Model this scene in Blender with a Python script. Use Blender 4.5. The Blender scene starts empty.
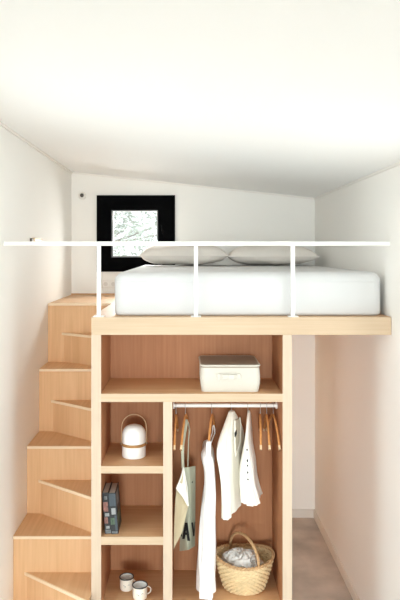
import bpy, bmesh, math, random
from mathutils import Vector, Matrix, noise
random.seed(7)
PI = math.pi
S = bpy.context.scene
COL = S.collection
F = 619.0            # focal length in pixels
CAM = Vector((0.0, -3.5, 2.40))
H = CAM.z
def P(px, py, d):    # a point of the photograph measured at distance d from the camera
    return Vector(((px-187)*d/F, d+CAM.y, H-(py-252)*d/F))

# ------------------------------------------------------------------ materials
def lin(c):
    return tuple(((v/255)/12.92 if v/255 <= .04045 else ((v/255+.055)/1.055)**2.4) for v in c) + (1.0,)
def new_mat(name):
    m = bpy.data.materials.new(name); m.use_nodes = True
    nt = m.node_tree; b = nt.nodes['Principled BSDF']
    return m, nt, b
def plain(name, rgb, rough=.6, bump=0, bscale=60, var=0.0, vscale=4, metal=0.0, spec=.5):
    m, nt, b = new_mat(name)
    b.inputs['Roughness'].default_value = rough
    b.inputs['Metallic'].default_value = metal
    b.inputs['Specular IOR Level'].default_value = spec
    b.inputs['Base Color'].default_value = lin(rgb)
    tc = nt.nodes.new('ShaderNodeTexCoord')
    if var:
        n = nt.nodes.new('ShaderNodeTexNoise'); n.inputs['Scale'].default_value = vscale
        n.inputs['Detail'].default_value = 6
        r = nt.nodes.new('ShaderNodeValToRGB')
        r.color_ramp.elements[0].position = .3; r.color_ramp.elements[1].position = .7
        r.color_ramp.elements[0].color = lin(tuple(max(0, c*(1-var)) for c in rgb))
        r.color_ramp.elements[1].color = lin(tuple(min(255, c*(1+var)) for c in rgb))
        nt.links.new(tc.outputs['Object'], n.inputs['Vector'])
        nt.links.new(n.outputs['Fac'], r.inputs['Fac'])
        nt.links.new(r.outputs['Color'], b.inputs['Base Color'])
    if bump:
        n2 = nt.nodes.new('ShaderNodeTexNoise'); n2.inputs['Scale'].default_value = bscale
        n2.inputs['Detail'].default_value = 4
        bp = nt.nodes.new('ShaderNodeBump'); bp.inputs['Strength'].default_value = bump
        bp.inputs['Distance'].default_value = .01
        nt.links.new(tc.outputs['Object'], n2.inputs['Vector'])
        nt.links.new(n2.outputs['Fac'], bp.inputs['Height'])
        nt.links.new(bp.outputs['Normal'], b.inputs['Normal'])
    return m
def wood(name, c0, c1, axis='z', rough=.5, fine=60, seed=0.0):
    """long grained wood, the grain running along one axis"""
    m, nt, b = new_mat(name)
    b.inputs['Roughness'].default_value = rough
    b.inputs['Specular IOR Level'].default_value = .15
    tc = nt.nodes.new('ShaderNodeTexCoord')
    def grain(s_across, s_along, det, dist):
        mp = nt.nodes.new('ShaderNodeMapping')
        sc = [s_across]*3; sc['xyz'.index(axis)] = s_along
        mp.inputs['Scale'].default_value = sc
        mp.inputs['Location'].default_value = (seed, seed*1.7, seed*.6)
        n = nt.nodes.new('ShaderNodeTexNoise'); n.inputs['Scale'].default_value = 1
        n.inputs['Detail'].default_value = det; n.inputs['Distortion'].default_value = dist
        nt.links.new(tc.outputs['Object'], mp.inputs['Vector'])
        nt.links.new(mp.outputs['Vector'], n.inputs['Vector'])
        return n.outputs['Fac']
    a = grain(fine, 2.2, 5, .3); c = grain(7, .8, 3, 1.2)
    mx = nt.nodes.new('ShaderNodeMath'); mx.operation = 'MULTIPLY_ADD'
    mx.inputs[1].default_value = .55
    m2 = nt.nodes.new('ShaderNodeMath'); m2.operation = 'MULTIPLY'; m2.inputs[1].default_value = .45
    nt.links.new(a, mx.inputs[0]); nt.links.new(c, m2.inputs[0]); nt.links.new(m2.outputs[0], mx.inputs[2])
    r = nt.nodes.new('ShaderNodeValToRGB')
    r.color_ramp.elements[0].position = .32; r.color_ramp.elements[1].position = .66
    r.color_ramp.elements[0].color = lin(c0); r.color_ramp.elements[1].color = lin(c1)
    nt.links.new(mx.outputs[0], r.inputs['Fac'])
    nt.links.new(r.outputs['Color'], b.inputs['Base Color'])
    bp = nt.nodes.new('ShaderNodeBump'); bp.inputs['Strength'].default_value = .06
    bp.inputs['Distance'].default_value = .004
    nt.links.new(a, bp.inputs['Height']); nt.links.new(bp.outputs['Normal'], b.inputs['Normal'])
    return m

PLY0, PLY1 = (205, 159, 117), (221, 179, 137)
STR0, STR1 = (211, 168, 126), (227, 187, 145)
M = {}
M['ply_shaded_z'] = wood('plywood upright grain', (167, 114, 80), (183, 130, 94), 'z')  # same wood as the shelves, darkened and reddened for the wardrobe's inner shade
M['ply_lit_x'] = wood('lightened plywood cross grain', PLY0, PLY1, 'x', seed=3)  # same wood in a lighter copy, standing in for light on the shelf tops
M['stair_z'] = wood('stair plywood upright grain', STR0, STR1, 'z', seed=8)
M['stair_y'] = wood('stair plywood deep grain', STR0, STR1, 'y', seed=9)
M['ply_y'] = wood('plywood deep grain', PLY0, PLY1, 'y', seed=5)
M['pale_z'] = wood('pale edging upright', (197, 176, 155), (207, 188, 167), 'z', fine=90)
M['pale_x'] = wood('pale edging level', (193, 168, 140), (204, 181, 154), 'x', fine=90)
M['nosing'] = wood('pale nosing', (228, 204, 172), (238, 217, 188), 'x', fine=90)
M['deck'] = wood('deck plywood', (196, 156, 120), (216, 180, 145), 'x', seed=2)
M['hang_wood'] = wood('hanger beech', (190, 126, 70), (214, 152, 94), 'y', fine=50)
M['band_wood'] = wood('oak band', (160, 118, 72), (184, 142, 96), 'x', fine=40)
M['wall'] = plain('wall paint', (243, 241, 237), .85, bump=.04, bscale=90)
M['ceil'] = plain('ceiling paint', (247, 247, 246), .85, bump=.02, bscale=60)
M['trim'] = plain('white trim paint', (236, 232, 227), .6)
M['skirt'] = plain('skirting paint', (226, 220, 212), .6)
M['floor'] = plain('polished concrete', (184, 174, 165), .45, bump=.05, bscale=8, var=.13, vscale=3.5)
M['white_metal'] = plain('white powder coat', (246, 245, 242), .35)
M['steel'] = plain('hook wire', (200, 198, 195), .3, metal=.9)
M['black'] = plain('black lacquer', (4, 4, 5), .8, spec=.05)
M['sheet'] = plain('white sheet', (210, 210, 210), .9, bump=.12, bscale=240)
M['pillow'] = plain('linen pillowcase', (232, 226, 219), .95, bump=.25, bscale=30)
M['box_cloth'] = plain('cream canvas', (206, 200, 189), .95, bump=.25, bscale=160)
M['box_lid'] = plain('shaded taupe canvas', (160, 147, 133), .95, bump=.2, bscale=160)  # lid canvas darkened for the shade on its upward face
M['lamp_white'] = plain('matt white plastic', (243, 243, 241), .4)
M['enamel'] = plain('cream enamel', (240, 234, 222), .25)
M['enamel_in'] = plain('white enamel', (243, 244, 242), .25)
M['rim'] = plain('dark enamel rim', (38, 42, 48), .3)
M['print'] = plain('grey print', (120, 128, 132), .5)
M['dress'] = plain('white cotton', (246, 245, 244), .95, bump=.1, bscale=90)
M['shirt'] = plain('ivory linen', (239, 235, 224), .95, bump=.15, bscale=120)
M['shirt_in_shade'] = plain('shaded ivory facing', (206, 198, 182), .95)  # facing cloth greyed to stand for shade inside the neck
M['top'] = plain('off white cotton', (242, 239, 232), .95, bump=.15, bscale=120)
M['sage'] = plain('sage canvas', (182, 185, 165), .95, bump=.25, bscale=200)
M['beige'] = plain('beige lining', (196, 183, 152), .95, bump=.2, bscale=200)
M['ink'] = plain('black ink', (24, 26, 28), .8)
M['wicker'] = plain('straw wicker', (218, 194, 152), .75, var=.05, vscale=30)
M['wicker_dk'] = plain('willow cane', (190, 152, 110), .65, var=.08, vscale=30)
M['cloth'] = plain('grey white cloth', (220, 217, 213), .95, bump=.15, bscale=60)
M['paper'] = plain('book pages', (196, 186, 178), .9)
M['bk_dark'] = plain('charcoal cover', (34, 35, 38), .5)
M['bk_slate'] = plain('slate cover', (62, 71, 78), .5)
M['bk_rose'] = plain('dusty rose print', (126, 86, 78), .5, var=.3, vscale=60)
M['bk_white'] = plain('pale print', (146, 148, 148), .5)
M['bk_green'] = plain('green print', (70, 88, 68), .5, var=.3, vscale=60)
M['bk_photo'] = plain('grey photo print', (98, 101, 102), .5, var=.35, vscale=50)
M['socket'] = plain('socket plastic', (236, 232, 226), .4)
M['socket_in'] = plain('socket recess', (216, 210, 203), .5)
M['grey'] = plain('dark grey plastic', (92, 84, 76), .5)
M['peg'] = plain('pale pine', (226, 198, 160), .5)
M['leaf'] = plain('grey green leaf', (184, 191, 182), .6, var=.2, vscale=3)
M['bark'] = plain('bark', (150, 144, 134), .9, bump=.5, bscale=20)
M['grass'] = plain('pale gravel', (176, 172, 166), .95, var=.1, vscale=6)
M['gasket'] = plain('grey window lip', (150, 150, 150), .5)
def glass(name):
    m, nt, b = new_mat(name)
    nt.nodes.remove(b)
    out = nt.nodes['Material Output']
    t = nt.nodes.new('ShaderNodeBsdfTransparent'); t.inputs['Color'].default_value = (.96, .98, .97, 1)
    g = nt.nodes.new('ShaderNodeBsdfGlossy'); g.inputs['Roughness'].default_value = .02
    x = nt.nodes.new('ShaderNodeMixShader'); x.inputs['Fac'].default_value = .05
    nt.links.new(t.outputs[0], x.inputs[1]); nt.links.new(g.outputs[0], x.inputs[2])
    nt.links.new(x.outputs[0], out.inputs['Surface'])
    return m
M['glass'] = glass('window glass')

# ------------------------------------------------------------------ mesh helpers
def BM(): return bmesh.new()
def add_verts_faces(bm, vs, fs, mi=0):
    v = [bm.verts.new(Vector(p)) for p in vs]
    out = []
    for f in fs:
        try:
            fc = bm.faces.new([v[i] for i in f]); fc.material_index = mi; out.append(fc)
        except ValueError: pass
    return v, out
def box(bm, lo, hi, bev=0.0, seg=2, mi=0):
    x0, y0, z0 = lo; x1, y1, z1 = hi
    v, f = add_verts_faces(bm, [(x0,y0,z0),(x1,y0,z0),(x1,y1,z0),(x0,y1,z0),(x0,y0,z1),(x1,y0,z1),(x1,y1,z1),(x0,y1,z1)],
        [(0,3,2,1),(4,5,6,7),(0,1,5,4),(1,2,6,5),(2,3,7,6),(3,0,4,7)], mi)
    if bev:
        es = list({e for fc in f for e in fc.edges})
        bmesh.ops.bevel(bm, geom=es, offset=bev, segments=seg, profile=.5, affect='EDGES')
    return bm
def prism(bm, poly, a, b, axis='z', mi=0):
    """extrude a polygon between a and b along an axis"""
    n = len(poly)
    def pt(p, t):
        if axis == 'z': return (p[0], p[1], t)
        if axis == 'y': return (p[0], t, p[1])
        return (t, p[0], p[1])
    vs = [pt(p, a) for p in poly] + [pt(p, b) for p in poly]
    fs = [tuple(range(n)), tuple(range(2*n-1, n-1, -1))]
    fs += [(i, i+n, (i+1) % n + n, (i+1) % n) for i in range(n)]
    v, f = add_verts_faces(bm, vs, fs, mi)
    bmesh.ops.recalc_face_normals(bm, faces=f)
    return v
def frames(pts, closed=False):
    out = []; n = len(pts); up = None
    for i, p in enumerate(pts):
        if closed: t = pts[(i+1) % n]-pts[i-1]
        else: t = pts[min(i+1, n-1)]-pts[max(i-1, 0)]
        t.normalize()
        if up is None:
            up = Vector((0,0,1)) if abs(t.z) < .9 else Vector((0,1,0))
        u = (up - t*up.dot(t)).normalized(); up = u
        out.append((p, u, t.cross(u)))
    return out
def tube(bm, pts, r, seg=10, closed=False, r2=None, mi=0):
    """r may be a list; r2 gives an oval section (r along up, r2 across)"""
    pts = [Vector(p) for p in pts]; rings = []
    for i, (p, u, w) in enumerate(frames(pts, closed)):
        ra = r[i] if isinstance(r, (list, tuple)) else r
        rb = ra if r2 is None else r2
        rings.append([bm.verts.new(p + u*ra*math.cos(2*PI*k/seg) + w*rb*math.sin(2*PI*k/seg)) for k in range(seg)])
    fs = []
    m = len(rings)
    for i in range(m if closed else m-1):
        A, B = rings[i], rings[(i+1) % m]
        for k in range(seg):
            fs.append(bm.faces.new((A[k], A[(k+1) % seg], B[(k+1) % seg], B[k])))
    if not closed:
        fs.append(bm.faces.new(rings[0][::-1])); fs.append(bm.faces.new(rings[-1]))
    for f in fs: f.material_index = mi
    bmesh.ops.recalc_face_normals(bm, faces=fs)
def lathe(bm, prof, c=(0,0,0), seg=40, mi=0):
    rings = []
    for r, z in prof:
        if r < 1e-5: rings.append([bm.verts.new((c[0], c[1], c[2]+z))])
        else: rings.append([bm.verts.new((c[0]+r*math.cos(2*PI*k/seg), c[1]+r*math.sin(2*PI*k/seg), c[2]+z)) for k in range(seg)])
    fs = []
    for A, B in zip(rings, rings[1:]):
        if len(A) == 1 and len(B) == 1: continue
        for k in range(seg):
            k2 = (k+1) % seg
            if len(A) == 1: q = (A[0], B[k2], B[k])
            elif len(B) == 1: q = (A[k], A[k2], B[0])
            else: q = (A[k], A[k2], B[k2], B[k])
            fs.append(bm.faces.new(q))
    for f in fs: f.material_index = mi
    bmesh.ops.recalc_face_normals(bm, faces=fs)
def loft(bm, secs, n=72, folds=7, phase=0.0, sub=5, ang=0.0, mi=0, tilt=0.0):
    """cloth hanging in the round: sections (z, cx, cy, half thickness, half length, fold depth)"""
    # smooth the list of sections
    out = []
    for i in range(len(secs)-1):
        p0 = secs[max(i-1, 0)]; p1 = secs[i]; p2 = secs[i+1]; p3 = secs[min(i+2, len(secs)-1)]
        for s in range(sub):
            t = s/sub
            out.append([.5*((2*b)+(-a+c)*t+(2*a-5*b+4*c-d)*t*t+(-a+3*b-3*c+d)*t**3) for a, b, c, d in zip(p0, p1, p2, p3)])
    out.append(list(secs[-1]))
    rings = []; ca, sa = math.cos(ang), math.sin(ang)
    for j, (z, cx, cy, hx, hy, fd) in enumerate(out):
        ring = []
        for k in range(n):
            th = 2*PI*k/n
            c, s = math.cos(th), math.sin(th)
            e = .8
            x = hx*math.copysign(abs(c)**e, c); y = hy*math.copysign(abs(s)**e, s)
            w = fd*(math.sin(folds*th+phase+1.3*math.sin(z*5)) + .6*math.sin((folds*2+1)*th+2.1*phase+z*7))
            x += w*abs(c)**.3*(1 if c >= 0 else -1); y += w*s*.5
            zz = z + .35*fd*math.sin(3*th+phase) + tilt*(j/len(out))**4*y
            ring.append(bm.verts.new((cx+x*ca-y*sa, cy+x*sa+y*ca, zz)))
        rings.append(ring)
    fs = []
    for A, B in zip(rings, rings[1:]):
        for k in range(n):
            fs.append(bm.faces.new((A[k], A[(k+1) % n], B[(k+1) % n], B[k])))
    fs.append(bm.faces.new(rings[0])); fs.append(bm.faces.new(rings[-1][::-1]))
    for f in fs: f.material_index = mi
    bmesh.ops.recalc_face_normals(bm, faces=fs)

def link(name, bm, mat, smooth=False):
    me = bpy.data.meshes.new(name)
    bm.to_mesh(me); bm.free()
    for m_ in (mat if isinstance(mat, (list, tuple)) else [mat]): me.materials.append(m_)
    if smooth:
        me.polygons.foreach_set('use_smooth', [True]*len(me.polygons))
        me.set_sharp_from_angle(angle=math.radians(42))
    o = bpy.data.objects.new(name, me); COL.objects.link(o)
    return o
def thing(name, label, cat, loc=(0,0,0), rot=(0,0,0), group=None):
    o = bpy.data.objects.new(name, None); COL.objects.link(o)
    o.location = loc; o.rotation_euler = rot; o.empty_display_size = .05
    o['label'] = label; o['category'] = cat
    if group: o['group'] = group
    return o
def part(name, bm, mat, parent, local=False, smooth=False):
    if not local:
        r = parent
        while r.parent: r = r.parent
        bmesh.ops.translate(bm, vec=-Vector(r.location), verts=bm.verts)
    o = link(name, bm, mat, smooth); o.parent = parent
    return o
def solo(name, bm, mat, label, cat, loc, group=None, smooth=True):
    bmesh.ops.translate(bm, vec=-Vector(loc), verts=bm.verts)
    o = link(name, bm, mat, smooth); o.location = loc
    o['label'] = label; o['category'] = cat
    if group: o['group'] = group
    return o
def struct(name, bm, mat, parent=None, smooth=False):
    o = link(name, bm, mat, smooth)
    if parent: o.parent = parent
    else: o['kind'] = 'structure'
    return o

# ------------------------------------------------------------------ the room
XL, XR, YB, YF = -1.045, 1.158, 2.10, -8.5
T = .14
def ceil_z(x): return H + .725 - (x-XL)*.1077
b = BM(); box(b, (XL-T, YF-T, -.12), (XR+T, YB+T, 0)); struct('floor', b, M['floor'])
b = BM(); prism(b, [(XL-T, ceil_z(XL-T)), (XR+T, ceil_z(XR+T)), (XR+T, ceil_z(XR+T)+.15), (XL-T, ceil_z(XL-T)+.15)], YF-T, YB+T, 'y')
struct('ceiling', b, M['ceil'])
# back wall with the loft window's opening
WX0, WX1, WZ0, WZ1 = -.80, -.125, H-.165, H+.50
LWX0, LWX1, LWZ0, LWZ1 = -.50, -.14, .70, 1.80     # unseen lower window added behind the wardrobe to light the space under the loft
b = BM()
prism(b, [(XL-T, 0), (WX0, 0), (WX0, ceil_z(WX0)), (XL-T, ceil_z(XL-T))], YB, YB+T, 'y')
prism(b, [(WX1, 0), (XR+T, 0), (XR+T, ceil_z(XR+T)), (WX1, ceil_z(WX1))], YB, YB+T, 'y')
box(b, (WX0, YB, 0), (WX1, YB+T, LWZ0)); box(b, (WX0, YB, LWZ1), (WX1, YB+T, WZ0))
box(b, (WX0, YB, LWZ0), (LWX0, YB+T, LWZ1)); box(b, (LWX1, YB, LWZ0), (WX1, YB+T, LWZ1))
prism(b, [(WX0, WZ1), (WX1, WZ1), (WX1, ceil_z(WX1)), (WX0, ceil_z(WX0))], YB, YB+T, 'y')
struct('wall_back', b, M['wall'])
# side walls, each with a tall window nearer the camera than the loft
SY0, SY1, SZ0, SZ1 = -1.30, -.42, .25, 2.62
for nm, x0, x1, xx in (('wall_left', XL-T, XL, XL), ('wall_right', XR, XR+T, XR)):
    b = BM(); zt = ceil_z(xx)
    box(b, (x0, YF, 0), (x1, SY0, zt)); box(b, (x0, SY1, 0), (x1, YB, zt))
    box(b, (x0, SY0, 0), (x1, SY1, SZ0)); box(b, (x0, SY0, SZ1), (x1, SY1, zt))
    struct(nm, b, M['wall'])
# front wall behind the camera with a glazed door
DX0, DX1, DZ1 = -.95, 1.06, 2.85
b = BM()
prism(b, [(XL-T, 0), (DX0, 0), (DX0, ceil_z(DX0)), (XL-T, ceil_z(XL-T))], YF-T, YF, 'y')
prism(b, [(DX1, 0), (XR+T, 0), (XR+T, ceil_z(XR+T)), (DX1, ceil_z(DX1))], YF-T, YF, 'y')
prism(b, [(DX0, DZ1), (DX1, DZ1), (DX1, ceil_z(DX1)), (DX0, ceil_z(DX0))], YF-T, YF, 'y')
struct('wall_front', b, M['wall'])
# glazed frames
def ring_box(b, lo, hi, w, y0, y1, axis='y'):
    (a0, z0), (a1, z1) = lo, hi
    for p, q in (((a0, z0), (a0+w, z1)), ((a1-w, z0), (a1, z1)), ((a0+w, z0), (a1-w, z0+w)), ((a0+w, z1-w), (a1-w, z1))):
        if axis == 'y': box(b, (p[0], y0, p[1]), (q[0], y1, q[1]))
        else: box(b, (y0, p[0], p[1]), (y1, q[0], q[1]))
b = BM(); ring_box(b, (DX0, 0), (DX1, DZ1), .06, YF-.10, YF-.03)
box(b, ((DX0+DX1)/2-.04, YF-.10, .06), ((DX0+DX1)/2+.04, YF-.03, DZ1-.06))
d = struct('door_1', b, M['white_metal'])
b = BM(); box(b, (DX0+.06, YF-.07, .06), ((DX0+DX1)/2-.04, YF-.062, DZ1-.06)); struct('pane', b, M['glass'], d)
b = BM(); box(b, ((DX0+DX1)/2+.04, YF-.07, .06), (DX1-.06, YF-.062, DZ1-.06)); struct('pane', b, M['glass'], d)
b = BM(); tube(b, [(.0, YF-.03, 1.0), (.0, YF+.02, 1.0), (.09, YF+.02, 1.0)], .009); struct('door_handle', b, M['steel'], d)
for nm, x0, s in (('window_2', XL-.10, 1), ('window_3', XR+.04, 1)):
    b = BM(); ring_box(b, (SY0, SZ0), (SY1, SZ1), .05, x0, x0+.06, 'x')
    w = struct(nm, b, M['white_metal'])
    b = BM(); box(b, (x0+.026, SY0+.05, SZ0+.05), (x0+.034, SY1-.05, SZ1-.05)); struct('pane', b, M['glass'], w)
b = BM(); ring_box(b, (LWX0, LWZ0), (LWX1, LWZ1), .04, YB+.04, YB+.10); w = struct('added_window', b, M['white_metal'])
b = BM(); box(b, (LWX0+.04, YB+.066, LWZ0+.04), (LWX1-.04, YB+.074, LWZ1-.04)); struct('pane', b, M['glass'], w)
# loft window: a wide black surround with a small pane
OX0, OX1, OZ0, OZ1 = -.682, -.262, H-.048, H+.378
b = BM()
y0, y1 = YB-.018, YB+.06
FX0, FX1, FZ0, FZ1 = -.815, -.108, H-.178, H+.512
for lo, hi in (((FX0, FZ0), (OX0, FZ1)), ((OX1, FZ0), (FX1, FZ1)), ((OX0, FZ0), (OX1, OZ0)), ((OX0, OZ1), (OX1, FZ1))):
    box(b, (lo[0], y0, lo[1]), (hi[0], YB-.002, hi[1]))
for lo, hi in (((WX0, WZ0), (OX0, WZ1)), ((OX1, WZ0), (WX1, WZ1)), ((OX0, WZ0), (OX1, OZ0)), ((OX0, OZ1), (OX1, WZ1))):
    box(b, (lo[0], YB-.002, lo[1]), (hi[0], y1, hi[1]))
w = struct('window_1', b, M['black'])
b = BM(); ring_box(b, (OX0, OZ0), (OX1, OZ1), .012, YB+.02, YB+.045); struct('window_lip', b, M['gasket'], w)
b = BM(); box(b, (OX0+.012, YB+.03, OZ0+.012), (OX1-.012, YB+.036, OZ1-.012)); struct('pane', b, M['glass'], w)
b = BM(); box(b, (-.232, YB-.030, H+.14), (-.212, YB-.018, H+.20), .003)
tube(b, [(-.222, YB-.024, H+.17), (-.222, YB-.055, H+.17), (-.222, YB-.058, H+.235)], .006, 8)
struct('window_handle', b, M['black'], w)
# trims
b = BM()
prism(b, [(XL, ceil_z(XL)-.016), (XR, ceil_z(XR)-.016), (XR, ceil_z(XR)), (XL, ceil_z(XL))], YB-.014, YB, 'y'); struct('trim_1', b, M['trim'])
b = BM(); prism(b, [(XL, ceil_z(XL)-.018), (XL+.012, ceil_z(XL)-.018), (XL+.012, ceil_z(XL+.012)+.002), (XL, ceil_z(XL)+.002)], YF, YB-.014, 'y'); struct('trim_2', b, M['trim'])
b = BM(); prism(b, [(XR-.010, ceil_z(XR)-.014), (XR, ceil_z(XR)-.014), (XR, ceil_z(XR)+.002), (XR-.010, ceil_z(XR-.01)+.002)], YF, YB-.014, 'y'); struct('trim_3', b, M['trim'])
b = BM(); box(b, (-.50, YB-.014, 0), (XR-.014, YB, .075), .003); struct('baseboard_back', b, M['skirt'])
b = BM(); box(b, (XR-.014, YF, 0), (XR, YB, .075), .003); struct('baseboard_right', b, M['skirt'])
b = BM(); box(b, (XL, YF, 0), (XL+.014, -.115, .075), .003); struct('baseboard_left', b, M['skirt'])
# ground outside
b = BM(); box(b, (-25, -25, -.5), (25, 25, -.35)); struct('ground', b, M['grass'])

# ------------------------------------------------------------------ wardrobe
CD = .452      # depth
wd = thing('open_wardrobe', 'open plywood wardrobe with shelves and a hanging bay under the loft bed', 'wardrobe', (0, .22, 0))
zt = H-.469
LX0, LX1, RX0, RX1 = -.541, -.486, .541, .594
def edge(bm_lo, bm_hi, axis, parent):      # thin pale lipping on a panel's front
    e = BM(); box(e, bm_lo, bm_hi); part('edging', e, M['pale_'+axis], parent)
EB = .004
b = BM(); box(b, (LX0, EB, 0), (LX1, CD, zt)); o = part('side_panel', b, M['ply_shaded_z'], wd); edge((LX0, 0, 0), (LX1, EB, zt), 'z', o)
b = BM(); box(b, (RX0, EB, 0), (RX1, CD, zt)); o = part('side_panel', b, M['ply_shaded_z'], wd); edge((RX0, 0, 0), (RX1, EB, zt), 'z', o)
z1t, z1b = H-.802, H-.848
z4t, z4b = H-2.02, H-2.07
VX0, VX1 = -.1345, -.0835
b = BM(); box(b, (VX0, EB, z4t), (VX1, CD-.018, z1b)); o = part('divider', b, M['ply_shaded_z'], wd); edge((VX0, 0, z4t), (VX1, EB, z1b), 'z', o)
b = BM(); box(b, (LX1, EB, z1b), (RX0, CD-.018, z1t)); o = part('shelf', b, M['ply_lit_x'], wd); edge((LX1, 0, z1b), (RX0, EB, z1t), 'x', o)
z2t, z2b, z3t, z3b = H-1.211, H-1.252, H-1.611, H-1.656
for zt_, zb_ in ((z2t, z2b), (z3t, z3b)):
    b = BM(); box(b, (LX1, EB, zb_), (VX0, CD-.018, zt_)); o = part('shelf', b, M['ply_lit_x'], wd); edge((LX1, 0, zb_), (VX0, EB, zt_), 'x', o)
b = BM(); box(b, (LX1, EB, z4b), (RX0, CD-.018, z4t)); o = part('bottom_panel', b, M['ply_lit_x'], wd); edge((LX1, 0, z4b), (RX0, EB, z4t), 'x', o)
b = BM(); box(b, (LX1, .02, 0), (RX0, .04, z4b)); part('plinth', b, M['ply_lit_x'], wd)
b = BM(); box(b, (LX1, CD-.018, z4b), (RX0, CD, zt)); part('back_panel', b, M['ply_shaded_z'], wd)
RODY, RODZ = .22, H-.922
b = BM(); tube(b, [(VX1, RODY, RODZ), (RX0, RODY, RODZ)], .0115, 14)
part('hanging_rod', b, M['white_metal'], wd, smooth=True)
for x in (VX1, RX0):
    s = 1 if x == VX1 else -1
    b = BM(); tube(b, [(x, RODY, RODZ), (x+s*.008, RODY, RODZ)], .02, 16); part('rod_socket', b, M['white_metal'], wd, smooth=True)

# ------------------------------------------------------------------ loft platform
PT = H-.369
lp = thing('loft_platform', 'pale plywood loft platform resting on the wardrobe', 'platform', (.3, 1.0, zt))
b = BM(); box(b, (LX0+.006, .022, zt), (XR-.002, YB-.002, PT)); part('deck', b, M['deck'], lp)
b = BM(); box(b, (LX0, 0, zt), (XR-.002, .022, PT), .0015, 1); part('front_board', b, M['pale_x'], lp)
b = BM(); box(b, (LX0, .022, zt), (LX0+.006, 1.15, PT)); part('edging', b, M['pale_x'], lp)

# ------------------------------------------------------------------ staircase
st = thing('staircase', 'alternating plywood staircase with triangular treads climbing the left wall', 'staircase', (-.79, .5, 0))
SX0, SX1 = XL+.001, LX0-.001
yL = [1.15, .87, .54, .22, -.10]
zL = [H-.386, H-.825, H-1.266, H-1.706, H-2.144]
zR = [H-.606, H-1.045, H-1.487, H-1.925]
runR = [.26, .30, .305, .305]
xRl = [-.925, -.945, -.955, -.962]
TH = .017; NS = .009
for i in range(5):
    yb = YB-.002 if i == 0 else yL[i-1]
    b = BM(); box(b, (SX0, yL[i], zL[i]-TH), (SX1, yb, zL[i])); o = part('tread', b, M['stair_y'] if i else M['deck'], st)
    b = BM(); box(b, (SX0, yL[i]-NS, zL[i]-TH), (SX1, yL[i], zL[i]), .002, 1); part('nosing', b, M['nosing'], o)
    zb = zL[i+1] if i < 4 else 0
    b = BM(); box(b, (SX0, yL[i], zb), (SX1, yL[i]+.018, zL[i]-TH)); part('riser', b, M['stair_z'], st)
for i in range(4):
    y0 = yL[i]; yr = y0-runR[i]
    A, Bp, C_ = (xRl[i], y0), (SX1, y0), (SX1, yr)
    dv = Vector((C_[0]-A[0], C_[1]-A[1])).normalized(); nv = Vector((dv.y, -dv.x))   # outward, toward the camera
    if nv.y > 0: nv = -nv
    b = BM(); prism(b, [A, C_, Bp], zR[i]-TH, zR[i], 'z'); o = part('winder_tread', b, M['stair_y'], st)
    # the nosing strip ends flush at the riser above and at the wardrobe's side
    A2 = (A[0]-NS/abs(dv.y)*1.0, y0); C2 = (SX1, yr-NS/abs(dv.x))
    b = BM(); prism(b, [A, A2, C2, C_], zR[i]-TH, zR[i], 'z'); part('nosing', b, M['nosing'], o)
    k = .018
    A3 = (A[0]+k/abs(dv.y), y0); C3 = (SX1, yr+k/abs(dv.x))
    b = BM(); prism(b, [A, C_, C3, A3], zL[i+1], zR[i]-TH, 'z'); part('riser', b, M['stair_z'], st)
b = BM(); box(b, (SX1-.018, CD+.004, 0), (SX1, YB-.002, zL[0]-TH)); part('side_panel', b, M['stair_z'], st)
b = BM(); box(b, (SX0, YB-.016, zL[0]), (SX1, YB-.002, zL[0]+.012)); part('upstand', b, M['ply_lit_x'], st)

# ------------------------------------------------------------------ guard rail
gr = thing('guard_rail', 'white metal guard rail along the front of the loft', 'railing', (0, .035, PT))
b = BM(); box(b, (XL+.001, .022, H+.036), (XR-.001, .048, H+.060), .004, 2); part('top_rail', b, M['white_metal'], gr, smooth=True)
for x in (-.503, .051, .604):
    b = BM(); box(b, (x-.0112, .0235, PT+.004), (x+.0112, .0465, H+.036), .003, 2); o = part('post', b, M['white_metal'], gr, smooth=True)
    b = BM(); box(b, (x-.029, .006, PT), (x+.029, .064, PT+.004), .0012, 1); part('base_plate', b, M['white_metal'], o)
for x0, x1 in ((XL+.001, XL+.005), (XR-.005, XR-.001)):
    b = BM(); box(b, (x0, .018, H+.032), (x1, .052, H+.064), .0012, 1); part('wall_plate', b, M['white_metal'], gr)

# ------------------------------------------------------------------ mattress and pillows
MX0, MX1, MY0, MY1, MZ1 = -.424, 1.132, .075, 2.075, H-.116
b = BM(); box(b, (MX0, MY0, PT), (MX1, MY1, MZ1))
vert = [e for e in b.edges if abs(e.verts[0].co.z-e.verts[1].co.z) > .1]
bmesh.ops.bevel(b, geom=vert, offset=.06, segments=6, profile=.5, affect='EDGES')
top = [e for e in b.edges if all(v.co.z > MZ1-.001 for v in e.verts)]
bot = [e for e in b.edges if all(v.co.z < PT+.001 for v in e.verts)]
bmesh.ops.bevel(b, geom=top, offset=.055, segments=8, profile=.5, affect='EDGES')
bot = [e for e in b.edges if all(v.co.z < PT+.001 for v in e.verts)]
bmesh.ops.bevel(b, geom=bot, offset=.022, segments=3, profile=.5, affect='EDGES')
mt = solo('mattress', b, M['sheet'], 'thick mattress in a smooth white fitted sheet on the loft platform', 'mattress', (.35, 1.07, PT))
b = BM()
pts = []
ix0, ix1, iy0, iy1, rr = MX0-.001, MX1+.001, MY0-.001, MY1+.001, .06
for cx, cy, a0 in ((ix1-rr, iy0+rr, -90), (ix1-rr, iy1-rr, 0), (ix0+rr, iy1-rr, 90), (ix0+rr, iy0+rr, 180)):
    for k in range(7):
        a = math.radians(a0+15*k); pts.append(Vector((cx+rr*math.cos(a), cy+rr*math.sin(a), MZ1-.057)))
tube(b, pts, .0016, 6, closed=True)
part('seam', b, M['sheet'], mt, smooth=True)

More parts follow.
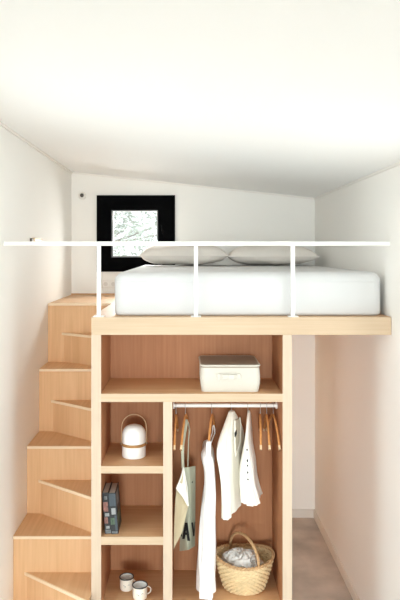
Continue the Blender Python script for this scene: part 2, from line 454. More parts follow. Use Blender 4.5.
def pillow_bm(w, d, h, seed):
    b = BM(); n = 36; m = 26; g = {}
    for s in (1, -1):
        for i in range(n+1):
            for j in range(m+1):
                u = -1+2*i/n; v = -1+2*j/m
                if s == -1 and (abs(u) == 1 or abs(v) == 1): g[(s,i,j)] = g[(1,i,j)]; continue
                pin = 1-.07*(1-abs(v)**2)*abs(u)**3; pin2 = 1-.10*(1-abs(u)**2)*abs(v)**3
                x = u*w/2*pin; y = v*d/2*pin2
                t = max(0, (1-abs(u)**2.6))**.42*max(0, (1-abs(v)**2.6))**.5
                nz = noise.noise(Vector((u*2.2+seed, v*2.0, s*.7)))*.018*t + noise.noise(Vector((u*6+seed, v*5, s)))*.006*t
                z = h*.5*t*s*(1.0 if s > 0 else .75)+nz
                g[(s,i,j)] = b.verts.new((x, y, z))
    for s in (1, -1):
        for i in range(n):
            for j in range(m):
                q = (g[(s,i,j)], g[(s,i+1,j)], g[(s,i+1,j+1)], g[(s,i,j+1)])
                b.faces.new(q if s > 0 else q[::-1])
    zmin = min(v.co.z for v in b.verts)
    bmesh.ops.translate(b, vec=(0, 0, -zmin), verts=b.verts)
    return b, -zmin
def pillow(label, x, y, w, d, h, seed, rz, tilt):
    b, zc = pillow_bm(w, d, h, seed)
    o = link('pillow', b, M['pillow'], True)
    o.location = (x, y, MZ1); o.rotation_euler = (tilt, 0, rz)
    o['label'] = label; o['category'] = 'pillow'; o['group'] = 'pillows on the loft bed'
    e = BM()
    pts = []
    n = 60
    for k in range(n):     # piping round the border
        t = 4*k/n; s = int(t); f = -1+2*(t-s)
        u, v = ((f, -1), (1, f), (-f, 1), (-1, -f))[s]
        pin = 1-.07*(1-abs(v)**2)*abs(u)**3; pin2 = 1-.10*(1-abs(u)**2)*abs(v)**3
        pts.append(Vector((u*w/2*pin, v*d/2*pin2, zc)))
    tube(e, pts, .004, 6, closed=True)
    part('piping', e, M['pillow'], o, local=True, smooth=True)
    return o
pillow('plump linen pillow on the mattress nearer the window', -.03, 1.74, .73, .46, .205, 1.0, .03, 0)
pillow('flatter linen pillow on the mattress beside the right wall', .715, 1.78, .74, .46, .20, 6.3, -.02, 0)

# ------------------------------------------------------------------ things on the walls
wf = thing('wall_sensor', 'small round white fitting with dark centre high on the back wall', 'wall fitting', (-.946, YB, H+.51))
def disc_y(prof, c, seg=28):     # a lathe whose axis points out of the back wall
    b = BM(); lathe(b, prof, seg=seg)
    bmesh.ops.rotate(b, matrix=Matrix.Rotation(PI/2, 3, 'X'), verts=b.verts); bmesh.ops.translate(b, vec=c, verts=b.verts)
    return b
part('rim', disc_y([(0, 0), (.036, 0), (.036, .010), (.031, .022), (.021, .024), (.018, .016), (0, .016)], (-.946, YB, H+.51)), M['socket'], wf, smooth=True)
part('core', disc_y([(0, .016), (.0175, .016), (.015, .024), (.007, .028), (0, .029)], (-.949, YB, H+.511)), M['grey'], wf, smooth=True)
po = thing('power_outlet', 'double white power outlet on the back wall below the window', 'power outlet', (-.70, YB, H-.29))
b = BM(); box(b, (-.770, YB-.010, H-.327), (-.630, YB, H-.252), .003); part('cover_plate', b, M['socket'], po, smooth=True)
for x in (-.735, -.665):
    b = BM(); box(b, (x-.027, YB-.013, H-.317), (x+.027, YB-.010, H-.262), .002); o = part('socket', b, M['socket'], po)
    b = disc_y([(0, 0), (.019, 0), (.019, .0015), (0, .0015)], (x, YB-.013, H-.2895)); part('socket_recess', b, M['socket_in'], o)
pb = thing('wall_bar', 'short pale wooden bar with a dark end on the left wall above the rail', 'wall fitting', (XL, .76, H+.075))
b = BM(); box(b, (XL, .66, H+.068), (XL+.022, .88, H+.096), .004); part('bar', b, M['peg'], pb)
b = BM(); box(b, (XL, .615, H+.068), (XL+.018, .644, H+.092), .003); part('end_cap', b, M['grey'], pb)
b = BM(); box(b, (XL, .648, H+.074), (XL+.012, .66, H+.090)); part('bracket', b, M['socket_in'], pb)

# ------------------------------------------------------------------ storage box
bx = thing('storage_box', 'cream fabric storage box with a strap handle on the top shelf', 'storage box', (.245, .20, z1t))
b = BM()
n = 10
def sbox(b, x0, x1, y0, y1, z0, z1, bulge, top_in):
    rings = []
    R = .028
    for k in range(13):
        t = k/12; z = z0+(z1-z0)*t
        off = bulge*math.sin(PI*t)-.004*(1-t) - top_in*t*0
        ring = []
        for cx, cy, a0, sx, sy in ((x1-R, y0+R, -90, 1, -1), (x1-R, y1-R, 0, 1, 1), (x0+R, y1-R, 90, -1, 1), (x0+R, y0+R, 180, -1, -1)):
            for q in range(7):
                a = math.radians(a0+15*q)
                x = cx+R*math.cos(a); y = cy+R*math.sin(a)
                w = .004*noise.noise(Vector((x*12, y*12, z*14)))
                ring.append(b.verts.new((x+(x-(x0+x1)/2)/(x1-x0)*2*off+w, y+(y-(y0+y1)/2)/(y1-y0)*2*off+w, z)))
        rings.append(ring)
    m = len(rings[0])
    for A, B in zip(rings, rings[1:]):
        for k in range(m): b.faces.new((A[k], A[(k+1) % m], B[(k+1) % m], B[k]))
    b.faces.new(rings[0][::-1]); b.faces.new(rings[-1])
    return rings[-1]
bz1 = z1t+.138
top_ring = sbox(b, .080, .417, .044, .362, z1t, bz1, .006, 0)
tr = [v.co.copy() for v in top_ring]
part('body', b, M['box_cloth'], bx, smooth=True)
b = BM()
cxy = Vector((.2485, .203, 0))
lid_rings = []
for s, dz in ((1.0, 0.0), (1.012, .004), (1.012, .012), (1.0, .017), (.97, .017), (.75, .012), (.4, .007), (.1, .005)):
    lid_rings.append([b.verts.new(((p.x-cxy.x)*s+cxy.x, (p.y-cxy.y)*s+cxy.y, bz1+dz)) for p in tr])
m = len(tr)
for A, B in zip(lid_rings, lid_rings[1:]):
    for k in range(m): b.faces.new((A[k], A[(k+1) % m], B[(k+1) % m], B[k]))
b.faces.new(lid_rings[0][::-1]); b.faces.new(lid_rings[-1])
ld = part('lid', b, M['box_lid'], bx, smooth=True)
b = BM(); tube(b, [Vector(((p.x-cxy.x)*1.012+cxy.x, (p.y-cxy.y)*1.012+cxy.y, bz1+.013)) for p in tr], .0055, 8, closed=True)
part('piping', b, M['box_cloth'], ld, smooth=True)
b = BM()
hz = z1t+.092; fy = .034
pts = [(.176, fy+.001, hz), (.186, fy-.004, hz), (.205, fy-.013, hz), (.235, fy-.017, hz), (.265, fy-.013, hz), (.285, fy-.004, hz), (.295, fy+.001, hz)]
for (xa, ya, za), (xb, yb, zb) in zip(pts, pts[1:]):
    prism(b, [(xa, ya), (xb, yb), (xb, yb+.004), (xa, ya+.004)], hz-.013, hz+.013, 'z')
hd = part('handle', b, M['box_cloth'], bx, smooth=True)
for x in (.176, .286):
    b = BM(); box(b, (x-.004, fy-.004, hz-.016), (x+.020, fy+.002, hz+.016), .0015, 1); part('handle_tab', b, M['box_cloth'], hd)

# ------------------------------------------------------------------ portable lamp
lc = P(134, 456, 3.675); lc.z = z2t
lm = thing('lantern_lamp', 'white domed portable lamp with a thin wooden carrying hoop', 'lamp', lc)
R = .0705
b = BM(); lathe(b, [(0, 0), (R-.006, 0), (R-.001, .003), (R, .008), (R, .066), (R-.003, .068), (0, .068)], lc, 48); part('base', b, M['lamp_white'], lm, smooth=True)
b = BM(); lathe(b, [(R-.004, .068), (R+.0018, .068), (R+.0018, .083), (R-.004, .083)], lc, 48); part('band', b, M['band_wood'], lm, smooth=True)
prof = [(0, .083), (R-.003, .083), (R, .085), (R, .120)] + [(R*math.cos(math.radians(a))**.72, .120+.066*math.sin(math.radians(a))**.9) for a in range(8, 90, 6)] + [(0, .186)]
b = BM(); lathe(b, prof, lc, 48); part('dome', b, M['lamp_white'], lm, smooth=True)
b = BM()
hp = [Vector((-R-.004, 0, .070)), Vector((-R-.004, 0, .12)), Vector((-R-.003, 0, .165))]
for a in range(170, 9, -10):
    hp.append(Vector(((R+.002)*math.cos(math.radians(a)), 0, .175+.072*math.sin(math.radians(a)))))
hp += [Vector((R+.003, 0, .165)), Vector((R+.004, 0, .12)), Vector((R+.004, 0, .070))]
tube(b, [lc+Matrix.Rotation(.06, 3, 'Z')@p for p in hp], .006, 8, r2=.0022)
part('hoop', b, M['peg'], lm, smooth=True)
for s in (-1, 1):
    b = BM(); p = lc+Matrix.Rotation(.06, 3, 'Z')@Vector((s*(R+.001), 0, .0755)); q = lc+Matrix.Rotation(.06, 3, 'Z')@Vector((s*(R+.010), 0, .0755))
    tube(b, [p, q], .005, 10); part('pivot', b, M['grey'], lm, smooth=True)

# ------------------------------------------------------------------ books
def book(label, loc, w, lean, cover, prints, hgt=.235, dep=.168):
    t = thing('book', label, 'book', loc, (0, lean, 0), 'books on the shelf')
    b = BM(); cth = .003
    box(b, (0, 0, 0), (w, .004, hgt), .0012, 1)                       # spine
    box(b, (0, .004, 0), (cth, dep, hgt)); box(b, (w-cth, .004, 0), (w, dep, hgt))
    cv = part('cover', b, cover, t, local=True)
    b = BM(); box(b, (cth, .004, .004), (w-cth, dep-.005, hgt-.004)); part('pages', b, M['paper'], t, local=True)
    for nm, lo, hi, mt_ in prints:
        b = BM(); box(b, lo, hi); part(nm, b, mt_, cv, local=True)
    return t
w1 = .036
sp = lambda nm, w, x0, x1, z0, z1, m: (nm, (w*x0, -.0006, z0), (w*x1, .0, z1), m)
book('book with dusty rose pictures on a charcoal spine leaning on the wardrobe side', (-.4680, .035, z3t), w1, math.radians(-4.2), M['bk_dark'], [
    sp('spine_emblem', w1, .3, .72, .196, .215, M['bk_photo']), sp('spine_picture', w1, .06, .78, .128, .182, M['bk_rose']),
    sp('spine_picture', w1, .05, .6, .060, .095, M['bk_rose']), sp('spine_title', w1, .2, .9, .100, .118, M['bk_white']),
    sp('spine_mark', w1, .25, .8, .030, .045, M['bk_white']), sp('spine_foot', w1, .1, .95, .004, .024, M['bk_photo'])])
w2 = .040
cvp = lambda nm, y0, y1, z0, z1, m: (nm, (w2, y0, z0), (w2+.0006, y1, z1), m)
book('slate blue book with a white spine label and green cover picture', (-.4315, .032, z3t), w2, math.radians(-4.2), M['bk_dark'], [
    sp('spine_panel', w2, .03, .97, .160, .231, M['bk_slate']), sp('spine_label', w2, .25, .85, .112, .148, M['bk_white']),
    sp('spine_picture', w2, .05, .6, .055, .092, M['bk_green']), sp('spine_panel', w2, .62, .97, .02, .105, M['bk_slate']), sp('spine_foot', w2, .1, .9, .004, .016, M['bk_photo']),
    cvp('cover_picture', .03, .11, .145, .220, M['bk_photo']), cvp('cover_picture', .02, .12, .040, .105, M['bk_green'])])

# ------------------------------------------------------------------ mugs
def mug(label, x, y, r, h, ha):
    t = thing('enamel_mug', label, 'mug', (x, y, z4t), (0, 0, 0), 'enamel mugs')
    b = BM(); lathe(b, [(0, 0), (r-.010, 0), (r-.004, .003), (r-.002, .010), (r-.001, .02), (r-.001, h-.004)], seg=40); part('body', b, M['enamel'], t, local=True, smooth=True)
    b = BM(); lathe(b, [(r-.003, h-.004), (r-.004, .012), (r-.012, .005), (0, .005)], seg=40); part('inside', b, M['enamel_in'], t, local=True, smooth=True)
    b = BM(); tube(b, [Vector((r*math.cos(2*PI*k/40), r*math.sin(2*PI*k/40), h-.003)) for k in range(40)], .0032, 8, closed=True); part('rim', b, M['rim'], t, local=True, smooth=True)
    b = BM(); pts = []
    for k in range(13):
        a = math.radians(100-200*k/12); pts.append(Vector(((r-.004+.026*max(0, math.cos(a))), 0, h*.5+.022*math.sin(a))))
    bmesh_rot = Matrix.Rotation(ha, 3, 'Z'); tube(b, [bmesh_rot@p for p in pts], .0032, 8, r2=.0055); part('handle', b, M['enamel'], t, local=True, smooth=True)
    # a few loose pen strokes printed on the front
    for j, (a0, a1, zz, dz) in enumerate(((-112, -104, .52, .0), (-104, -92, .40, .07), (-74, -58, .52, .06))):
        b = BM(); pts = [Vector(((r-.0006)*math.cos(math.radians(a0+(a1-a0)*k/4)), (r-.0006)*math.sin(math.radians(a0+(a1-a0)*k/4)), h*(zz+dz*math.sin(k/4*PI)))) for k in range(5)]
        tube(b, pts, .0011, 6); part('printed_stroke', b, M['print'], t, local=True)
    return t
mug('cream enamel mug with a dark rim standing behind the other mug', -.362, .212, .0415, .076, -.25)
mug('cream enamel mug with a dark rim standing in front, handle to the right', -.275, .118, .0435, .078, .25)

# ------------------------------------------------------------------ basket with cloth
bc = Vector((.345, .242, z4t))
bk = thing('wicker_basket', 'round straw wicker basket with one arched handle on the wardrobe floor', 'basket', bc)
BH = .185
def brad(t, th):
    e = .112+.054*t**.85
    return (e*1.04 if True else e)*(1+.02*math.cos(2*th))
NS_ = 26
def brim(th): return BH + .022*abs(math.cos(th))**2 - .006
b = BM()
rows = 15
for r_ in range(rows):
    t = (r_+.5)/rows
    pts = []
    n = NS_*4
    for k in range(n):
        th = 2*PI*k/n
        rad = brad(t, th) + .0042*math.sin(NS_/2*th*2/1 + (PI if r_ % 2 else 0))*1.0
        pts.append(bc+Vector((rad*math.cos(th), rad*math.sin(th)*.90, .004+t*(brim(th)-.01))))
    tube(b, pts, 0.0078, 6, closed=True, r2=.0048)
part('woven_wall', b, M['wicker'], bk, smooth=True)
b = BM()
for k in range(NS_):
    th = 2*PI*(k+.25)/NS_
    tube(b, [bc+Vector((brad(t, th)*math.cos(th), brad(t, th)*math.sin(th)*.90, .004+t*(brim(th)-.01))) for t in (0, .25, .5, .75, 1)], .0036, 6)
part('stakes', b, M['wicker'], bk, smooth=True)
b = BM(); lathe(b, [(0, 0), (.116, 0), (.116, .008), (0, .008)], bc, 36)
bmesh.ops.scale(b, vec=(1, .9, 1), space=Matrix.Translation(-bc), verts=b.verts); part('base', b, M['wicker'], bk)
b = BM()
for ph in (0, PI):
    pts = []
    for k in range(120):
        th = 2*PI*k/120; a = 24*th+ph
        rad = brad(1, th)+.0055*math.cos(a)
        pts.append(bc+Vector((rad*math.cos(th), rad*math.sin(th)*.90, brim(th)+.0055*math.sin(a))))
    tube(b, pts, .0062, 7, closed=True)
part('braided_rim', b, M['wicker_dk'], bk, smooth=True)
b = BM()
ha = math.radians(-62)     # the handle runs from the back left to the front right
for ph in (0, 2*PI/3, 4*PI/3):
    pts = []
    for k in range(49):
        u = k/48; a = PI*u
        s = math.cos(a); rr = .160*(1 if abs(s) > .0 else 1)
        base = Vector((rr*s*math.cos(ha), rr*s*math.sin(ha)*.90, BH-.03+.155*math.sin(a)**.75))
        tw = 2*PI*5*u+ph
        pts.append(bc+base+Vector((math.sin(ha)*math.cos(tw)*.0045, -math.cos(ha)*math.cos(tw)*.0045, math.sin(tw)*.0045)))
    tube(b, pts, .0052, 7)
part('handle', b, M['wicker_dk'], bk, smooth=True)
# crumpled cloth
b = BM(); nu, nv = 110, 64; g = []
for j in range(nv+1):
    ph = PI*j/nv; row = []
    for i in range(nu):
        th = 2*PI*i/nu
        d = Vector((math.sin(ph)*math.cos(th), math.sin(ph)*math.sin(th), math.cos(ph)))
        q = d*1.7+Vector((3.1, .4, 1.7))
        w = noise.noise(q); w2 = noise.noise(q*1.6+Vector((5, 1, 2)))
        ridge = (1-abs(noise.noise(d*1.5+Vector((w*1.6, w2*1.4, w*1.5))))*2.2)
        fine = (1-abs(noise.noise(d*3.2+Vector((w2*1.5, w, .3))))*2.4)
        rad = 1+.20*w+.22*ridge+.03*fine
        p = Vector((d.x*.104*rad, d.y*.088*rad, d.z*(.100 if d.z > 0 else .05)*rad))
        row.append(b.verts.new(bc+Vector((-.012, -.005, .112))+p))
    g.append(row)
for j in range(nv):
    for i in range(nu):
        b.faces.new((g[j][i], g[j+1][i], g[j+1][(i+1) % nu], g[j][(i+1) % nu]))
bmesh.ops.remove_doubles(b, verts=b.verts, dist=.0004); bmesh.ops.recalc_face_normals(b, faces=b.faces)
solo('crumpled_cloth', b, M['cloth'], 'crumpled white cloth heaped inside the wicker basket', 'cloth', bc+Vector((0, 0, .06)))

# ------------------------------------------------------------------ hangers
def hanger_parts(root):
    b = BM(); HL = .198
    prof = [(0, -.062), (.03, -.066), (.07, -.083), (.12, -.120), (.165, -.165), (HL, -.205)]
    def smoothp(s):
        out = []
        for i in range(len(prof)-1):
            for k in range(4):
                t = k/4; out.append(Vector((0, s*(prof[i][0]*(1-t)+prof[i+1][0]*t), prof[i][1]*(1-t)+prof[i+1][1]*t)))
        out.append(Vector((0, s*prof[-1][0], prof[-1][1])))
        return out
    pts = smoothp(-1)[::-1]+smoothp(1)[1:]
    tube(b, pts, .011, 10, r2=.0068)
    part('frame', b, M['hang_wood'], root, local=True, smooth=True)
    for e_ in (pts[:3], pts[-3:]):
        b = BM(); tube(b, e_, .0113, 10, r2=.0071); part('arm_tip', b, M['peg'], root, local=True, smooth=True)
    b = BM()
    R_ = .0155
    pts = [Vector((0, 0, -.055)), Vector((0, 0, -.030)), Vector((0, R_*.55, -.018))]
    for a in range(-30, 200, 15): pts.append(Vector((0, R_*math.cos(math.radians(a)), R_*math.sin(math.radians(a))-.002)))
    tube(b, pts, .0017, 8)
    part('hook', b, M['steel'], root, local=True, smooth=True)
HG = [ # x, turn, label
    (-.066, -2, 'empty wooden hanger closest to the wardrobe divider'),
    (-.010, -7, 'wooden hanger carrying the sage green tote bag'),
    (.149, -8, 'wooden hanger carrying the long white dress'),
    (.266, -24, 'hanger inside the ivory shirt, only its hook showing'),
    (.366, -10, 'hanger inside the narrow off white blouse, only its hook showing'),
    (.441, -6, 'empty wooden hanger next to the off white blouse'),
    (.479, -2.5, 'empty wooden hanger in the middle of the three at the right end'),
    (.519, 3, 'empty wooden hanger nearest the right side panel')]
proto = None
for x, deg, lab in HG:
    if proto is None:
        r = thing('clothes_hanger', lab, 'hanger', (0,0,0), group='wooden clothes hangers'); hanger_parts(r); proto = r
    else:
        r = proto.copy(); COL.objects.link(r); r['label'] = lab
        for ch in proto.children:
            c = ch.copy(); COL.objects.link(c); c.parent = r
            if 'inside' in lab and not ch.name.startswith('hook'): c.scale = (.8, .86 if 'shirt' in lab else .74, 1)   # shorter arms hidden in the garment
    r.location = (x, RODY, RODZ)
    r.rotation_euler = (0, 0, math.radians(deg))   # a negative turn brings the near end to the left
HZ = RODZ
# ------------------------------------------------------------------ dress
b = BM()
a3 = math.radians(-1)
cx = .140
loft(b, [(H-1.150, .126, .20, .010, .10, .001), (H-1.172, .122, .195, .026, .155, .003), (H-1.21, .124, .19, .034, .165, .004),
         (H-1.29, .134, .185, .028, .145, .004), (H-1.40, .136, .18, .031, .145, .005), (H-1.50, .128, .168, .037, .145, .006),
         (H-1.62, .122, .158, .042, .138, .007), (H-1.80, .115, .142, .046, .128, .007), (H-1.975, .113, .140, .048, .128, .008)], folds=6, phase=.7, ang=a3)
tube(b, [Vector((.125, RODY-.184, H-1.082)), Vector((.124, RODY-.184, H-1.10)), Vector((.122, RODY-.182, H-1.135)), Vector((.121, RODY-.155, H-1.195))], [.016, .0195, .0205, .016], 14, r2=.0150)
top = Vector((.166, RODY+.14, H-1.08))
for off in (-.005, .005):
    tube(b, [top, top+Vector((off, 0, -.012)), top+Vector((off*1.6, .004, -.05)), Vector((.134+off*1.2, RODY+.07, H-1.185))], [.003, .004, .005, .005], 10, r2=.004)
ds = solo('dress', b, M['dress'], 'long white sleeveless dress hanging almost to the wardrobe floor', 'dress', (.13, .18, H-1.98))
# ------------------------------------------------------------------ ivory shirt
b = BM()
a4 = math.radians(-24)
loft(b, [(H-.956, .267, .215, .014, .026, .0), (H-.978, .267, .213, .018, .052, .001), (H-1.01, .267, .21, .023, .088, .002), (H-1.055, .266, .21, .028, .140, .003),
         (H-1.11, .263, .205, .034, .186, .004), (H-1.17, .261, .2, .038, .186, .005), (H-1.25, .264, .2, .035, .160, .006),
         (H-1.34, .269, .2, .031, .145, .006), (H-1.44, .272, .2, .030, .142, .006), (H-1.53, .274, .2, .030, .142, .006)], folds=6, phase=2.2, ang=a4, tilt=.12)
sh = solo('shirt', b, M['shirt'], 'ivory short shirt with an open V neck and black tag on a hanger', 'shirt', (.266, .2, H-1.53))
# neckline with its inner shade painted in, lying on the shirt's right hand face
fn = Vector((math.cos(a4), math.sin(a4), 0)); fa = Vector((-math.sin(a4), math.cos(a4), 0))    # face normal, direction away from the camera
def on_face(s, z, off): return Vector((.267, .205, 0))+fn*off+fa*s+Vector((0, 0, z))
def plate(b, pts, off, th):
    vs = [on_face(s, z, off+w) for s, z, w in pts]; n_ = len(vs)
    v, f = add_verts_faces(b, [tuple(p) for p in vs]+[tuple(p-fn*th) for p in vs],
        [tuple(range(n_)), tuple(range(2*n_-1, n_-1, -1))]+[(i, (i+1) % n_, (i+1) % n_+n_, i+n_) for i in range(n_)])
    bmesh.ops.recalc_face_normals(b, faces=f)
b = BM(); plate(b, [(-.020, H-1.005, .0), (.052, H-1.005, .0), (.06, H-1.05, .004), (.02, H-1.14, .010), (-.055, H-1.185, .013), (-.06, H-1.11, .010)], .031, .010); part('shaded_neck_facing', b, M['shirt_in_shade'], sh)
b = BM()
tube(b, [on_face(s, z, w) for s, z, w in ((.060, H-1.0, .030), (.066, H-1.05, .036), (.025, H-1.145, .044), (-.06, H-1.195, .047), (-.068, H-1.11, .044), (-.028, H-1.0, .030))], .006, 8, r2=.004); part('collar_edge', b, M['shirt'], sh, smooth=True)
b = BM(); plate(b, [(-.068, H-1.062, 0), (-.038, H-1.050, 0), (-.036, H-1.072, .0), (-.062, H-1.088, 0)], .046, .004); part('black_tag', b, M['ink'], sh)
# ------------------------------------------------------------------ blouse
b = BM()
loft(b, [(H-.958, 0.372, .22, .007, 0.026, .0), (H-.985, 0.372, .218, .010, 0.069, .0), (H-1.02, 0.371, .215, .0115, 0.112, .0), (H-1.065, 0.370, .212, .013, 0.150, .001), (H-1.11, 0.368, .205, .017, 0.163, .002),
         (H-1.18, 0.365, .198, .027, 0.150, .004), (H-1.25, 0.363, .195, .038, 0.144, .006), (H-1.33, 0.364, .195, .042, 0.139, .007), (H-1.40, 0.373, .195, .046, 0.136, .009), (H-1.462, 0.385, .195, .052, 0.136, .010)], folds=7, phase=1.1, ang=math.radians(-10))
bl = solo('blouse', b, M['top'], 'narrow off white blouse seen edge on with dark fastenings', 'blouse', (.355, .2, H-1.46))
for py, s in ((451, 4), (462, 5), (467, 3), (474, 4), (481, 3)):
    b = BM(); p = P(247.4+(py-450)*.03, py, 3.5); p.y = .021+max(0, (H-1.18)-p.z)*.02
    bmesh.ops.create_uvsphere(b, u_segments=10, v_segments=8, radius=.0055, matrix=Matrix.Translation(p)@Matrix.Diagonal((.8, .9, s/3.2, 1)))
    part('fastening', b, M['ink'], bl, smooth=True)

# ------------------------------------------------------------------ tote bag
tb = thing('tote_bag', 'sage green canvas tote bag with black lettering hanging twisted from a hanger', 'bag', P(186, 545, 3.66))
def sheet(b, pts, nu, nv, th, amp=.004, seed=0):
    """a cloth panel between four sides: pts = rows of corner points, smoothly filled and thickened"""
    rows_ = len(pts); cols_ = len(pts[0]); g = {}
    def sample(u, v):
        fu = u*(cols_-1); i = min(int(fu), cols_-2); fu -= i
        fv = v*(rows_-1); j = min(int(fv), rows_-2); fv -= j
        return (pts[j][i]*(1-fu)+pts[j][i+1]*fu)*(1-fv)+(pts[j+1][i]*(1-fu)+pts[j+1][i+1]*fu)*fv
    P_ = [[sample(i/nu, j/nv) for i in range(nu+1)] for j in range(nv+1)]
    for _ in range(3):      # relax the inside
        Q = [r[:] for r in P_]
        for j in range(1, nv):
            for i in range(1, nu): Q[j][i] = (P_[j][i]*2+P_[j-1][i]+P_[j+1][i]+P_[j][i-1]+P_[j][i+1])/6
        P_ = Q
    for s in (0, 1):
        for j in range(nv+1):
            for i in range(nu+1):
                n_ = (P_[j][min(i+1, nu)]-P_[j][max(i-1, 0)]).cross(P_[min(j+1, nv)][i]-P_[max(j-1, 0)][i])
                if n_.length > 0: n_.normalize()
                w = amp*noise.noise(P_[j][i]*9+Vector((seed, 0, 0)))*math.sin(PI*i/nu)
                g[(s,j,i)] = b.verts.new(P_[j][i]+n_*(w+(th if s else 0)))
    fs = []
    for s in (0, 1):
        for j in range(nv):
            for i in range(nu):
                fs.append(b.faces.new((g[(s,j,i)], g[(s,j,i+1)], g[(s,j+1,i+1)], g[(s,j+1,i)])))
    border = [(0, i) for i in range(nu)]+[(j, nu) for j in range(nv)]+[(nv, i) for i in range(nu, 0, -1)]+[(j, 0) for j in range(nv, 0, -1)]
    for k in range(len(border)):
        a, c = border[k], border[(k+1) % len(border)]
        fs.append(b.faces.new((g[(0,)+a], g[(0,)+c], g[(1,)+c], g[(1,)+a])))
    bmesh.ops.recalc_face_normals(b, faces=fs)
# front panel: three columns (left, crease, right), the right side turning away
fp = [[P(182, 468, 3.66), P(188.5, 467, 3.66), P(195, 466, 3.72)],
      [P(181, 505, 3.68), P(190, 503, 3.64), P(195, 500, 3.74)],
      [P(180, 551, 3.70), P(188, 550, 3.61), P(194.6, 546, 3.74)]]
b = BM(); sheet(b, fp, 16, 28, -.003, .003, 2); fpan = part('front_panel', b, M['sage'], tb, smooth=True)
# the back panel flops towards the viewer and shows its paler inside
bp_ = [[P(183.5, 467, 3.64), P(181, 478, 3.59), P(176.2, 488.5, 3.56)],
       [P(187, 492, 3.60), P(184, 500, 3.57), P(175.4, 500, 3.57)],
       [P(188.2, 506, 3.57), P(181, 520, 3.57), P(174.5, 520, 3.58)],
       [P(181.6, 533, 3.58), P(178, 540, 3.58), P(173.6, 549, 3.58)]]
b = BM(); sheet(b, bp_, 16, 28, .003, .003, 5); part('back_panel', b, M['beige'], tb, smooth=True)
b = BM(); tube(b, [P(183.5, 467, 3.638), P(181, 478, 3.588), P(176.4, 488.3, 3.556)], .0042, 8); tube(b, [P(176.4, 488.3, 3.556), P(183, 496.5, 3.556), P(188.2, 505.8, 3.562)], .0048, 8)
tube(b, [P(183.5, 467, 3.638), P(187, 487, 3.60), P(188.2, 505.8, 3.562)], .003, 8)
v_, f_ = add_verts_faces(b, [P(183.5, 467, 3.632), P(176.4, 488.3, 3.55), P(188.2, 505.8, 3.556), P(183.5, 467, 3.638), P(176.4, 488.3, 3.556), P(188.2, 505.8, 3.562)], [(0,1,2), (5,4,3), (0,3,4,1), (1,4,5,2), (2,5,3,0)])
bmesh.ops.recalc_face_normals(b, faces=f_); part('folded_mouth', b, M['top'], tb, smooth=True)
b = BM()
def strip(pts, w, th=.003):
    for p, q in zip(pts, pts[1:]):
        vs = [p-Vector((w, 0, 0)), p+Vector((w, 0, 0)), q+Vector((w, 0, 0)), q-Vector((w, 0, 0))]
        v, f = add_verts_faces(b, vs+[p_+Vector((0, th, 0)) for p_ in vs], [(0,1,2,3), (7,6,5,4), (0,4,5,1), (1,5,6,2), (2,6,7,3), (3,7,4,0)])
        bmesh.ops.recalc_face_normals(b, faces=f)
strip([P(186.5, 419.5, 3.690), P(186.5, 424, 3.665), P(185, 432, 3.63), P(182.8, 446, 3.545), P(182.6, 452, 3.55), P(183, 468, 3.635)], .008)
strip([P(186.5, 419.5, 3.690), P(188.5, 423, 3.70), P(189.5, 430, 3.76), P(188.5, 440, 3.745), P(187.8, 468, 3.67)], .003)
part('handle', b, M['sage'], tb)
# lettering
b = BM()
from mathutils.bvhtree import BVHTree
_bv = BVHTree.FromPolygons([v.co+tb.location for v in fpan.data.vertices], [tuple(p.vertices) for p in fpan.data.polygons])
def on_panel(px, py):      # the point of the bag's cloth seen there
    d = (P(px, py, 3.6)-CAM).normalized()
    h = _bv.ray_cast(CAM, d)
    return (h[0] if h[0] is not None else P(px, py, 3.70))
def stroke(pts):
    # the outline is cut finely so that the ink follows the folds of the cloth
    n_ = 6; (ax, ay), (bx_, by), (cx_, cy), (dx, dy) = pts
    G = [[on_panel((ax*(1-u)+bx_*u)*(1-t)+(dx*(1-u)+cx_*u)*t, (ay*(1-u)+by*u)*(1-t)+(dy*(1-u)+cy*u)*t)+Vector((0, -.006, 0)) for u in (0, .5, 1)] for t in [k/n_ for k in range(n_+1)]]
    for k in range(n_):
        for m_ in range(2):
            q = [G[k][m_], G[k][m_+1], G[k+1][m_+1], G[k+1][m_]]
            v, f = add_verts_faces(b, q+[p+Vector((0, .004, 0)) for p in q], [(0,1,2,3), (7,6,5,4), (0,4,5,1), (1,5,6,2), (2,6,7,3), (3,7,4,0)])
            bmesh.ops.recalc_face_normals(b, faces=f)
stroke([(181.0, 527.5), (182.2, 527), (182.0, 536), (180.8, 536)])
part('letter', b, M['ink'], fpan); b = BM()
stroke([(184.9, 522.5), (187.2, 522.5), (184.7, 538.5), (182.1, 538.5)])
stroke([(185.1, 522.5), (187.5, 522.5), (190.1, 540.5), (187.5, 540.5)])
stroke([(184.0, 532), (188.0, 532.5), (188.2, 534.8), (183.6, 534.3)])
part('letter', b, M['ink'], fpan); b = BM()
stroke([(191.3, 522.5), (193.2, 522.1), (194.7, 535.0), (193.1, 536.2)])
stroke([(194.7, 521.5), (195.2, 521.5), (194.6, 534), (193.9, 534.4)])
part('letter', b, M['ink'], fpan); b = BM()
stroke([(191.8, 482.0), (192.6, 481.0), (193.0, 481.6), (192.2, 483)])
part('printed_mark', b, M['ink'], fpan)

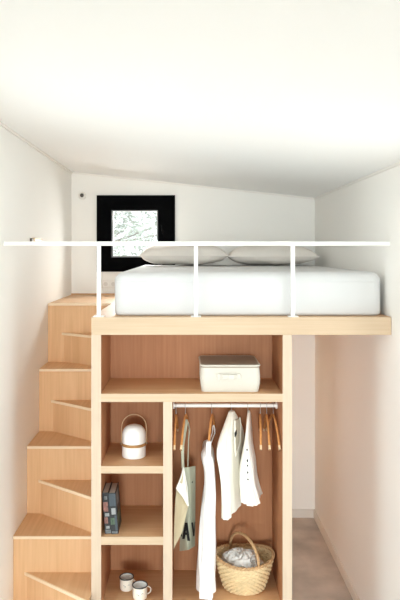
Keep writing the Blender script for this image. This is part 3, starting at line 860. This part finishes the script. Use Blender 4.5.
# ------------------------------------------------------------------ trees beyond the loft window
def tree(label, x, y, zc, rx, rz, n, seed):
    rnd = random.Random(seed)
    t = thing('leafy_tree', label, 'tree', (x, y, -.35), group='trees behind the house')
    b = BM()
    tube(b, [(x, y, -.35), (x+.05, y, .6), (x-.02, y+.05, 1.4), (x+.03, y, zc+.3)], [.11, .09, .07, .03], 10)
    for k in range(9):
        a = rnd.uniform(0, 2*PI); z0 = rnd.uniform(1.0, zc)
        e = Vector((x+rx*.7*math.cos(a), y+rx*.7*math.sin(a), z0+rnd.uniform(.3, 1.0)))
        tube(b, [Vector((x, y, z0)), (Vector((x, y, z0))+e)/2+Vector((0, 0, .1)), e], [.035, .022, .008], 7)
    part('trunk', b, M['bark'], t, smooth=True)
    b = BM()
    for _ in range(n):
        while True:
            d = Vector((rnd.uniform(-1, 1), rnd.uniform(-1, 1), rnd.uniform(-1, 1)))
            if .15 < d.length < 1: break
        d = d*(.55+.45*rnd.random())/max(.5, d.length) if rnd.random() < .5 else d
        p = Vector((x+d.x*rx, y+d.y*rx, zc+d.z*rz))
        if noise.noise(p*2.3) < -.1: continue
        L = rnd.uniform(.035, .065); W = L*.42
        m = Matrix.Rotation(rnd.uniform(0, 2*PI), 3, 'Z')@Matrix.Rotation(rnd.uniform(-1.2, .6), 3, 'Y')@Matrix.Rotation(rnd.uniform(-.6, .6), 3, 'X')
        vs = [(-L, 0, 0), (-L*.2, -W, .006), (L*.5, -W*.6, .004), (L, 0, -.012), (L*.5, W*.6, .004), (-L*.2, W, .006), (0, 0, -.006)]
        add_verts_faces(b, [p+m@Vector(v) for v in vs], [(6,0,1), (6,1,2), (6,2,3), (6,3,4), (6,4,5), (6,5,0)])
    part('foliage', b, M['leaf'], t)
tree('pale green leafy tree filling the loft window pane', -1.8, 5.4, 2.4, 2.0, 1.8, 8500, 3)

# ------------------------------------------------------------------ light
W = bpy.data.worlds.new('sky'); S.world = W; W.use_nodes = True
bg = W.node_tree.nodes['Background']
bg.inputs['Color'].default_value = (.93, .97, 1.0, 1); bg.inputs['Strength'].default_value = 1.25
def area(name, loc, rot, sx, sy, power, col=(1, 1, 1)):
    l = bpy.data.lights.new(name, 'AREA'); l.shape = 'RECTANGLE'; l.size = sx; l.size_y = sy
    l.energy = power; l.color = col
    o = bpy.data.objects.new(name, l); COL.objects.link(o); o.location = loc; o.rotation_euler = rot
    return o
SKY = (.90, .955, 1)
# daylight through the glazed door and the two side windows, plus added far fill
area('door_daylight', ((DX0+DX1)/2, YF-.2, 1.2), (PI/2, 0, 0), 1.9, 2.7, 120, SKY)
area('far_fill', (0, -24, 2.75), (PI/2, 0, 0), 6, 3.2, 2300, SKY)  # added lamp far outside, evening out the frontal light from front to back
area('left_window_daylight', (XL-.22, (SY0+SY1)/2, (SZ0+SZ1)/2), (0, -PI/2, 0), 2.3, .86, 16.5, SKY)
area('right_window_daylight', (XR+.22, (SY0+SY1)/2, (SZ0+SZ1)/2), (0, PI/2, 0), 2.3, .86, 15.5, SKY)
area('loft_window_daylight', ((OX0+OX1)/2, YB+.42, H+.36), (math.radians(-72), 0, 0), .7, .6, 50, (1, .985, .97))
area('added_window_light', ((LWX0+LWX1)/2, YB+.22, (LWZ0+LWZ1)/2), (-PI/2, 0, 0), .5, 1.2, 36, SKY)  # lamp outside the added window, brightening the space under the loft
l = bpy.data.lights.new('sun', 'SUN'); l.energy = 2.5; l.color = SKY; l.angle = .01
o = bpy.data.objects.new('sun', l); COL.objects.link(o); o.rotation_euler = (math.radians(38), 0, math.radians(8))   # from behind the camera, high

# ------------------------------------------------------------------ camera and view
cam = bpy.data.cameras.new('camera'); co = bpy.data.objects.new('camera', cam); COL.objects.link(co)
co.location = CAM; co.rotation_euler = (PI/2, 0, 0)
cam.sensor_fit = 'VERTICAL'; cam.sensor_height = 36; cam.lens = 36*F/600
cam.shift_x = 13/600; cam.shift_y = -48/600
cam.clip_start = .05; cam.clip_end = 200
S.camera = co
S.view_settings.view_transform = 'Standard'; S.view_settings.look = 'None'
S.view_settings.gamma = 1; S.view_settings.use_curve_mapping = False
S.view_settings.exposure = 0.28
S.cycles.max_bounces = 12; S.cycles.diffuse_bounces = 8; S.cycles.transparent_max_bounces = 12
S.cycles.sample_clamp_indirect = 8
